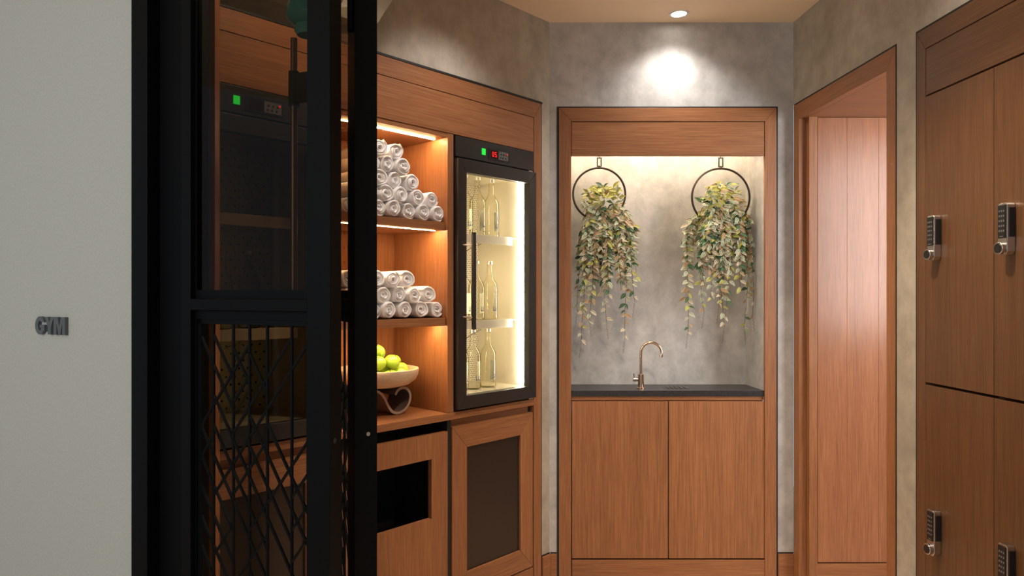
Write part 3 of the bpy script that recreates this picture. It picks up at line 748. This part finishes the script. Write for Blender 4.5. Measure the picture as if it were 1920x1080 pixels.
    for q, (yy, M, kind) in enumerate(good[:298]):
        o = bpy.data.objects.new('leaf', LMESH[kind][q % 2]); C.objects.link(o); o.parent = t
        o.matrix_local = Matrix.Translation(-base) @ M
    # the rest joined
    vs0, fs0, uv0 = leaf_geo(.8); V = []; Fc = []; MI = []; UV = []
    for yy, M, kind in good[298:]:
        n = len(V); V += [tuple((M @ Vector(v)) - base) for v in vs0]; Fc += [tuple(i + n for i in f) for f in fs0]; MI += [kind] * len(fs0); UV += uv0
    if V:
        me = bpy.data.meshes.new('foliage'); me.from_pydata(V, [], Fc)
        for m_ in LM: me.materials.append(m_)
        me.polygons.foreach_set('material_index', MI); l = me.uv_layers.new(name='UVMap')
        for lp in me.loops: l.data[lp.index].uv = UV[lp.vertex_index]
        me.polygons.foreach_set('use_smooth', [True] * len(me.polygons))
        o = bpy.data.objects.new('foliage', me); C.objects.link(o); o.parent = t; o['kind'] = 'stuff'
    print('plant leaves', len(leaves), len(good))
    return t
rnd = random.Random(21)
st1 = [(1096, 1090, 640, -.01), (1092, 1082, 585, .03), (1128, 1137, 605, 0), (1172, 1172, 632, .02), (1182, 1190, 565, -.02), (1188, 1193, 520, .02), (1158, 1165, 545, -.03), (1110, 1105, 600, -.03), (1100, 1095, 540, -.05), (1140, 1140, 560, -.05)]
for i in range(28): a = rnd.uniform(1100, 1184); st1.append((a, a + rnd.uniform(-5, 5), rnd.uniform(450, 535), rnd.uniform(-.07, .05)))
st2 = [(1288, 1290, 622, .0), (1294, 1286, 560, .03), (1312, 1320, 585, .02), (1345, 1358, 612, 0), (1378, 1362, 575, -.03), (1402, 1395, 615, .02), (1408, 1411, 590, -.01), (1330, 1332, 560, -.04), (1355, 1348, 575, -.05), (1390, 1388, 540, -.05)]
for i in range(29): a = rnd.uniform(1310, 1402); st2.append((a, a + rnd.uniform(-5, 5), rnd.uniform(450, 530), rnd.uniform(-.07, .05)))
plant('striped trailing plant in the left brass hoop above the tap', 1123.5, 364, 49, st1, 3, None, (1131, 44, 350, 402))
plant('striped trailing plant in the right hoop, fuller and beside the lit niche edge', 1351.5, 370, 54, st2, 7, None, (1353, 46, 348, 402))

# ------------------------------------------------------------------ right wall: opening, lockers
t = thing('opening_frame', 'oak frame around the tall passage opening in the right wall', 'door frame', FR, (.42, 0, 0))
g = .0006
a0, a1 = .014, .829; fw = .054
MB().prism([(a0, 0), (a0 + fw, 0), (a0 + fw, RZ - g), (a0, TOP - g)], -.004, .03).part('stile', oak_v, t, bevel=.0008)
MB().prism([(a1, 0), (a1 - fw, 0), (a1 - fw, RZ - g), (a1, TOP - g)], -.004, .03).part('stile', oak_v, t, bevel=.0008)
MB().prism([(a0 + g, TOP), (a1 - g, TOP), (a1 - fw - g, RZ), (a0 + fw + g, RZ)], -.004, .03).part('top_rail', oak_h, t, bevel=.0008)
m = MB(); m.box(a1 + .0005, a1 + .004, -.002, .03, 0, TOP); m.box(a0, a1 + .004, -.002, .03, TOP + .0005, TOP + .008); m.box(a0 - .004, a0 - .0005, -.002, .03, 0, TOP)
m.part('shadow_gap', black_gap, t)
t = thing('passage_lining', 'satin oak lining panel and wooden soffit inside the passage opening', 'wall panel', FW, (2.2, 3.32, 0))
MB().box(1.606, 1.645, 3.302, 3.334, 0, RZ).part('edge_strip', oak_v, t)
for xa, xb in ((1.652, 1.792), (1.793, 1.945), (1.946, 2.55), (2.551, 3.2)):
    MB().box(xa, xb, 3.312, 3.334, .108, RZ - .002).part('panel', oak_gloss, t, bevel=.0003)
MB().box(1.646, 3.2, 3.306, 3.334, 0, .102).part('baseboard', oak_h, t, bevel=.001)
MB().box(1.606, 3.2, 2.63, 3.334, RZ, RZ + .03).part('soffit', oak_h, t)
t = thing('locker_surround', 'dark oak surround and header above the lockers in the right wall', 'cabinet frame', FR, (1.3, 0, 0))
b0, b1 = .955, 1.685; fw = .045
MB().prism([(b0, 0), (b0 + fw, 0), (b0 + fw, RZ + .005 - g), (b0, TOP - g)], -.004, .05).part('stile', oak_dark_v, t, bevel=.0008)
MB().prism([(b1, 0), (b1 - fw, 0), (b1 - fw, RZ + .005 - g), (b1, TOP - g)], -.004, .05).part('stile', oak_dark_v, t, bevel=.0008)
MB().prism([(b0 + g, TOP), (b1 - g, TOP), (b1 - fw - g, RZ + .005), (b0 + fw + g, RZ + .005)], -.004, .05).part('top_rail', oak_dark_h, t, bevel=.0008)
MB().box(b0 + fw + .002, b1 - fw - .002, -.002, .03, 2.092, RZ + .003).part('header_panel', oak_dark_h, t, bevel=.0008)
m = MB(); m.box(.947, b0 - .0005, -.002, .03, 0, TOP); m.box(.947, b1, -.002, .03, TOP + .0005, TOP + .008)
m.part('shadow_gap', black_gap, t)
def lock(parent, lx, zt):
    w_ = .036; z0 = zt - .153
    m = MB(); m.prism([(lx, z0 + .012), (lx + .006, z0), (lx + w_ - .006, z0), (lx + w_, z0 + .012), (lx + w_, zt - .006), (lx + w_ - .005, zt), (lx + .005, zt), (lx, zt - .006)], -.029, -.0045)
    k = m.part('lock', chrome, parent, bevel=.0015)
    MB().box(lx + .0025, lx + w_ - .0045, -.0315, -.0292, zt - .103, zt - .006).part('keypad', keypad_m, k, bevel=.001)
    mm = MB()
    for i in range(3):
        for j in range(5): mm.box(lx + .0075 + i * .0082, lx + .0115 + i * .0082, -.0318, -.0315, zt - .026 - j * .0145, zt - .0205 - j * .0145)
    mm.part('key_marks', key_m, k)
    MB().box(lx + .010, lx + .024, -.0318, -.0315, zt - .0985, zt - .0965).part('maker_mark', key_m, k)
    MB().box(lx + w_ + .0002, lx + w_ + .0022, -.024, -.0055, zt - .100, zt - .014).part('side_cover', keypad_m, k, bevel=.0008)
    cxk, czk = lx + w_ / 2 - .001, z0 + .0205
    m = MB(); m.tube([(cxk, -.0292, czk), (cxk, -.042, czk)], .0185, 28); m.part('knob', chrome, k, smooth=True, bevel=.0012)
    MB().tube([(cxk, -.0422, czk), (cxk, -.0435, czk)], .0138, 24).part('knob_cap', keypad_m, k, smooth=True)
def locker(x0, x1, z0, z1, zt, label):
    t = thing('locker', label, 'locker', FR, ((x0 + x1) / 2, .02, z0), 'oak lockers')
    m = MB(); m.box(x0 + .001, x0 + .012, .02, .36, z0 + .001, z1 - .001); m.box(x1 - .012, x1 - .001, .02, .36, z0 + .001, z1 - .001); m.box(x0 + .012, x1 - .012, .35, .36, z0 + .001, z1 - .001)
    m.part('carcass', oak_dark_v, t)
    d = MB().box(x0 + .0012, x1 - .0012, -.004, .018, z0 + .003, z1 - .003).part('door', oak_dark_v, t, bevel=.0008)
    lx = x0 + .048
    lock(t, lx, zt)
c0, c1, c2 = 1.0005, 1.3183, 1.6395
locker(c0, c1, 1.09, 2.088, 1.666, 'tall upper oak locker beside the plaster strip, keypad lock at its left edge')
locker(c1, c2, 1.09, 2.088, 1.666, 'tall upper oak locker at the right edge of the photo')
locker(c0, c1, .09, 1.087, .667, 'lower oak locker beside the plaster strip, with its lock low down')
locker(c1, c2, .09, 1.087, .667, 'lower oak locker at the right edge of the photo, lock cut by the bottom')
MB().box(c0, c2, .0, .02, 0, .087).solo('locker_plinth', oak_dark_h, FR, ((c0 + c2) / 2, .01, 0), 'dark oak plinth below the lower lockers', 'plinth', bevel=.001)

# ------------------------------------------------------------------ black door
t = thing('door_jamb', 'black steel door jamb with a stepped profile against the pale lobby wall', 'door frame', FD, (-.565, .02, 0))
MB().box(-.6490, -.588, -.012, .10, 0, 2.44).part('architrave', black_steel, t, bevel=.0015)
MB().box(-.5875, -.482, .028, .10, 0, 2.44).part('recess', black_steel, t, bevel=.001)
MB().box(-.5875, .06, -.006, .10, 2.372, 2.438).part('head', black_steel, t, bevel=.001)
MB().box(-.6490, -.6400, .1005, .19, 0, 2.44).part('lining_board', black_steel, t)
def lattice(x0, x1, z0, z1, y0, y1, seed):
    m = MB(); rnd = random.Random(seed); bw = .0055; W = x1 - x0
    def seg(xa, za, xb, zb, w_=bw):
        d = Vector((xb - xa, zb - za)); n = Vector((-d.y, d.x)).normalized() * w_ / 2
        m.prism([(xa + n.x, za + n.y), (xb + n.x, zb + n.y), (xb - n.x, zb - n.y), (xa - n.x, za - n.y)], y0, y1)
    cols = [x0 + W * f for f in (0, .125, .32, .475, .64, .86, 1.0)]
    for c in cols[1:-1]: m.box(c - bw / 2, c + bw / 2, y0, y1, z0, z1)
    slope = 1.65
    # long crossing diagonals, interrupted at random columns
    for k in range(-2, 30):
        za = z1 + .12 - k * .0780
        for ci in range(len(cols) - 1):
            a, b_ = cols[ci], cols[ci + 1]
            if rnd.random() < .72:
                p, q = za - (a - x0) * slope, za - (b_ - x0) * slope
                if q > z0 and p < z1: seg(a, p, b_, q)
            if rnd.random() < .62:
                p, q = za - (x1 - a) * slope * .8 - .01, za - (x1 - b_) * slope * .8 - .01
                if p > z0 and q < z1: seg(a, p, b_, q)
    return m
def leaf_door(fr, x0, x1, th, label, seed, sl, sr, name):
    t = thing('glazed_door_leaf', label, 'door', fr, ((x0 + x1) / 2, th / 2, 0)); t['bx'] = (x0 + x1) / 2
    zt = 2.362; zr0, zr1 = 1.345, 1.405
    MB().box(x0, x0 + sl, 0, th, .008, zt).part('stile', black_steel, t, bevel=.001)
    MB().box(x1 - sr, x1, 0, th, .008, zt).part('stile', black_steel, t, bevel=.001)
    MB().box(x0 + sl, x1 - sr, 0, th, 2.29, zt).part('top_rail', black_steel, t, bevel=.001)
    MB().box(x0 + sl, x1 - sr, 0, th, .008, .10).part('bottom_rail', black_steel, t, bevel=.001)
    MB().box(x0 + sl, x1 - sr, 0, th, 1.358, 1.387).part('middle_rail', black_steel, t, bevel=.0015)
    b0_, b1_ = x0 + sl, x1 - sr; y0, y1 = .016, th - .016
    m = MB(); bw = .005
    for za, zb in ((1.3875, 2.29), (.10, 1.3575)):
        m.box(b0_, b0_ + bw, y0, y1, za, zb); m.box(b1_ - bw, b1_, y0, y1, za, zb); m.box(b0_ + bw, b1_ - bw, y0, y1, za, za + .022); m.box(b0_ + bw, b1_ - bw, y0, y1, zb - .022, zb)
    m.part('glazing_bead', black_steel, t)
    MB().box(b0_ + bw, b1_ - bw, th / 2 - .003, th / 2 + .003, 1.4095, 2.268).part('glass_pane', door_glass, t)
    lt = lattice(b0_ + bw + .010, b1_ - bw - .010, .135, 1.325, th / 2 - .003, th / 2 + .003, seed)
    for q in ((b0_ + bw, b0_ + bw + .0125, .122, 1.3355), (b1_ - bw - .0125, b1_ - bw, .122, 1.3355)): lt.box(q[0], q[1], th / 2 - .003, th / 2 + .003, q[2], q[3])
    lt.box(b0_ + bw, b1_ - bw, th / 2 - .003, th / 2 + .003, 1.322, 1.3355)
    lt.part('lattice_panel', black_steel, t)
    return t
t = leaf_door(FD, -.475, 0, .045, 'black steel door leaf with tinted glass above a cut lattice, nearest the lobby wall', 5, .032, .066, 'a')
hx = -.1755
MB().tube([(hx, .085, 1.36), (hx, .085, 2.05)], .0085, 16).part('pull_handle', dark_brass, t, smooth=True)
sl = MB().tube([(hx, .085, 1.878), (hx, .085, 1.965)], .0135, 18).part('handle_collar', black_steel, t, smooth=True)
MB().box(hx, -.062, .078, .090, 1.885, 1.958).part('handle_bracket', black_steel, t)
MB().box(-.062, -.050, .0455, .090, 1.885, 1.958).part('handle_bracket', black_steel, t)
MB().tube([(.0001, .018, 1.055), (.0014, .018, 1.055)], .0062, 18).part('latch_hole', black_gap, t)
t = leaf_door(FE, -.60, 0, .057, 'black steel door leaf folded open, seen almost edge-on beside the towels', 8, .07, .078, 'b')
MB().tube([(.0002, .030, 1.053), (.010, .032, 1.053)], .0052, 14).part('latch_pin', chrome, t, smooth=True)
MB().tube([(-.018, -.006, 2.055), (-.018, -.006, 2.20)], .0085, 14).part('hinge_barrel', black_steel, t, smooth=True)

# ------------------------------------------------------------------ sign letters
t = thing('gym_sign', 'small dark grey raised letters reading GYM on the pale lobby wall', 'sign', FD, (-1.0, -.001, 1.281))
def letter_pts(ch):
    if ch == 'Y': return [(0, 1), (.30, 1), (.43, .70), (.56, 1), (.86, 1), (.58, .42), (.58, 0), (.28, 0), (.28, .42)]
    if ch == 'M': return [(0, 0), (0, 1), (.38, 1), (.53, .48), (.68, 1), (1.06, 1), (1.06, 0), (.80, 0), (.80, .66), (.62, 0), (.44, 0), (.26, .66), (.26, 0)]
    out = []; cx, cz = .45, .5
    for i in range(0, 25): a = R(25 + 305 * i / 24); out.append((cx + .45 * math.cos(a), cz + .52 * math.sin(a)))
    out += [(.90, .16), (.90, .54), (.46, .54), (.46, .36), (.60, .36)]
    inn = []
    for i in range(0, 17): a = R(-42 - 268 * i / 16); inn.append((cx + .17 * math.cos(a), cz + .27 * math.sin(a)))
    return out + inn
lh = .0515; xx = -1.060
for ch, adv in (('G', .95), ('Y', .84), ('M', 1.1)):
    m = MB(); poly = [(xx + x * lh * .92, 1.281 + z * lh) for x, z in letter_pts(ch)]
    m.prism(poly, -.011, -.001); o = m.part('letter', sign_m, t); xx += adv * lh * .92
    o['label'] = 'raised letter ' + ch

# ------------------------------------------------------------------ downlight and added teal shade
t = thing('downlight', 'round recessed ceiling downlight above the plant niche', 'ceiling light', FW, (.976, 3.290, CZ))
MB().lathe([(.036, 0), (.047, 0), (.047, -.004), (.036, -.005)], (.976, 3.290, CZ - .0002), 36, False, False).part('trim_ring', plain('white_trim', (.8, .76, .7), .4), t, smooth=True)
MB().lathe([(.0355, -.003), (.0355, -.001)], (.976, 3.290, CZ), 32).part('lens', lamp_glow, t)
px_, Yt = 578, 1.92; tx_ = (px_ - 890) / F * Yt
t = thing('teal_reflection_shade', 'teal glass shade added behind the top of the door pane for a teal reflection', 'lamp', FW, (tx_, Yt, 2.12))  # added object standing for the teal reflection in the door glass
MB().lathe([(.006, .16), (.020, .150), (.040, .120), (.058, .080), (.062, .050), (.050, .035), (.034, .028), (.038, .012), (.030, .0)], (tx_, Yt, 2.12), 32, False, False).part('shade', teal_m, t, smooth=True)
MB().tube([(tx_, Yt, 2.27), (tx_, Yt, 2.741)], .003, 8).part('cord', black_gap, t)
for o in bpy.data.objects: clean(o)
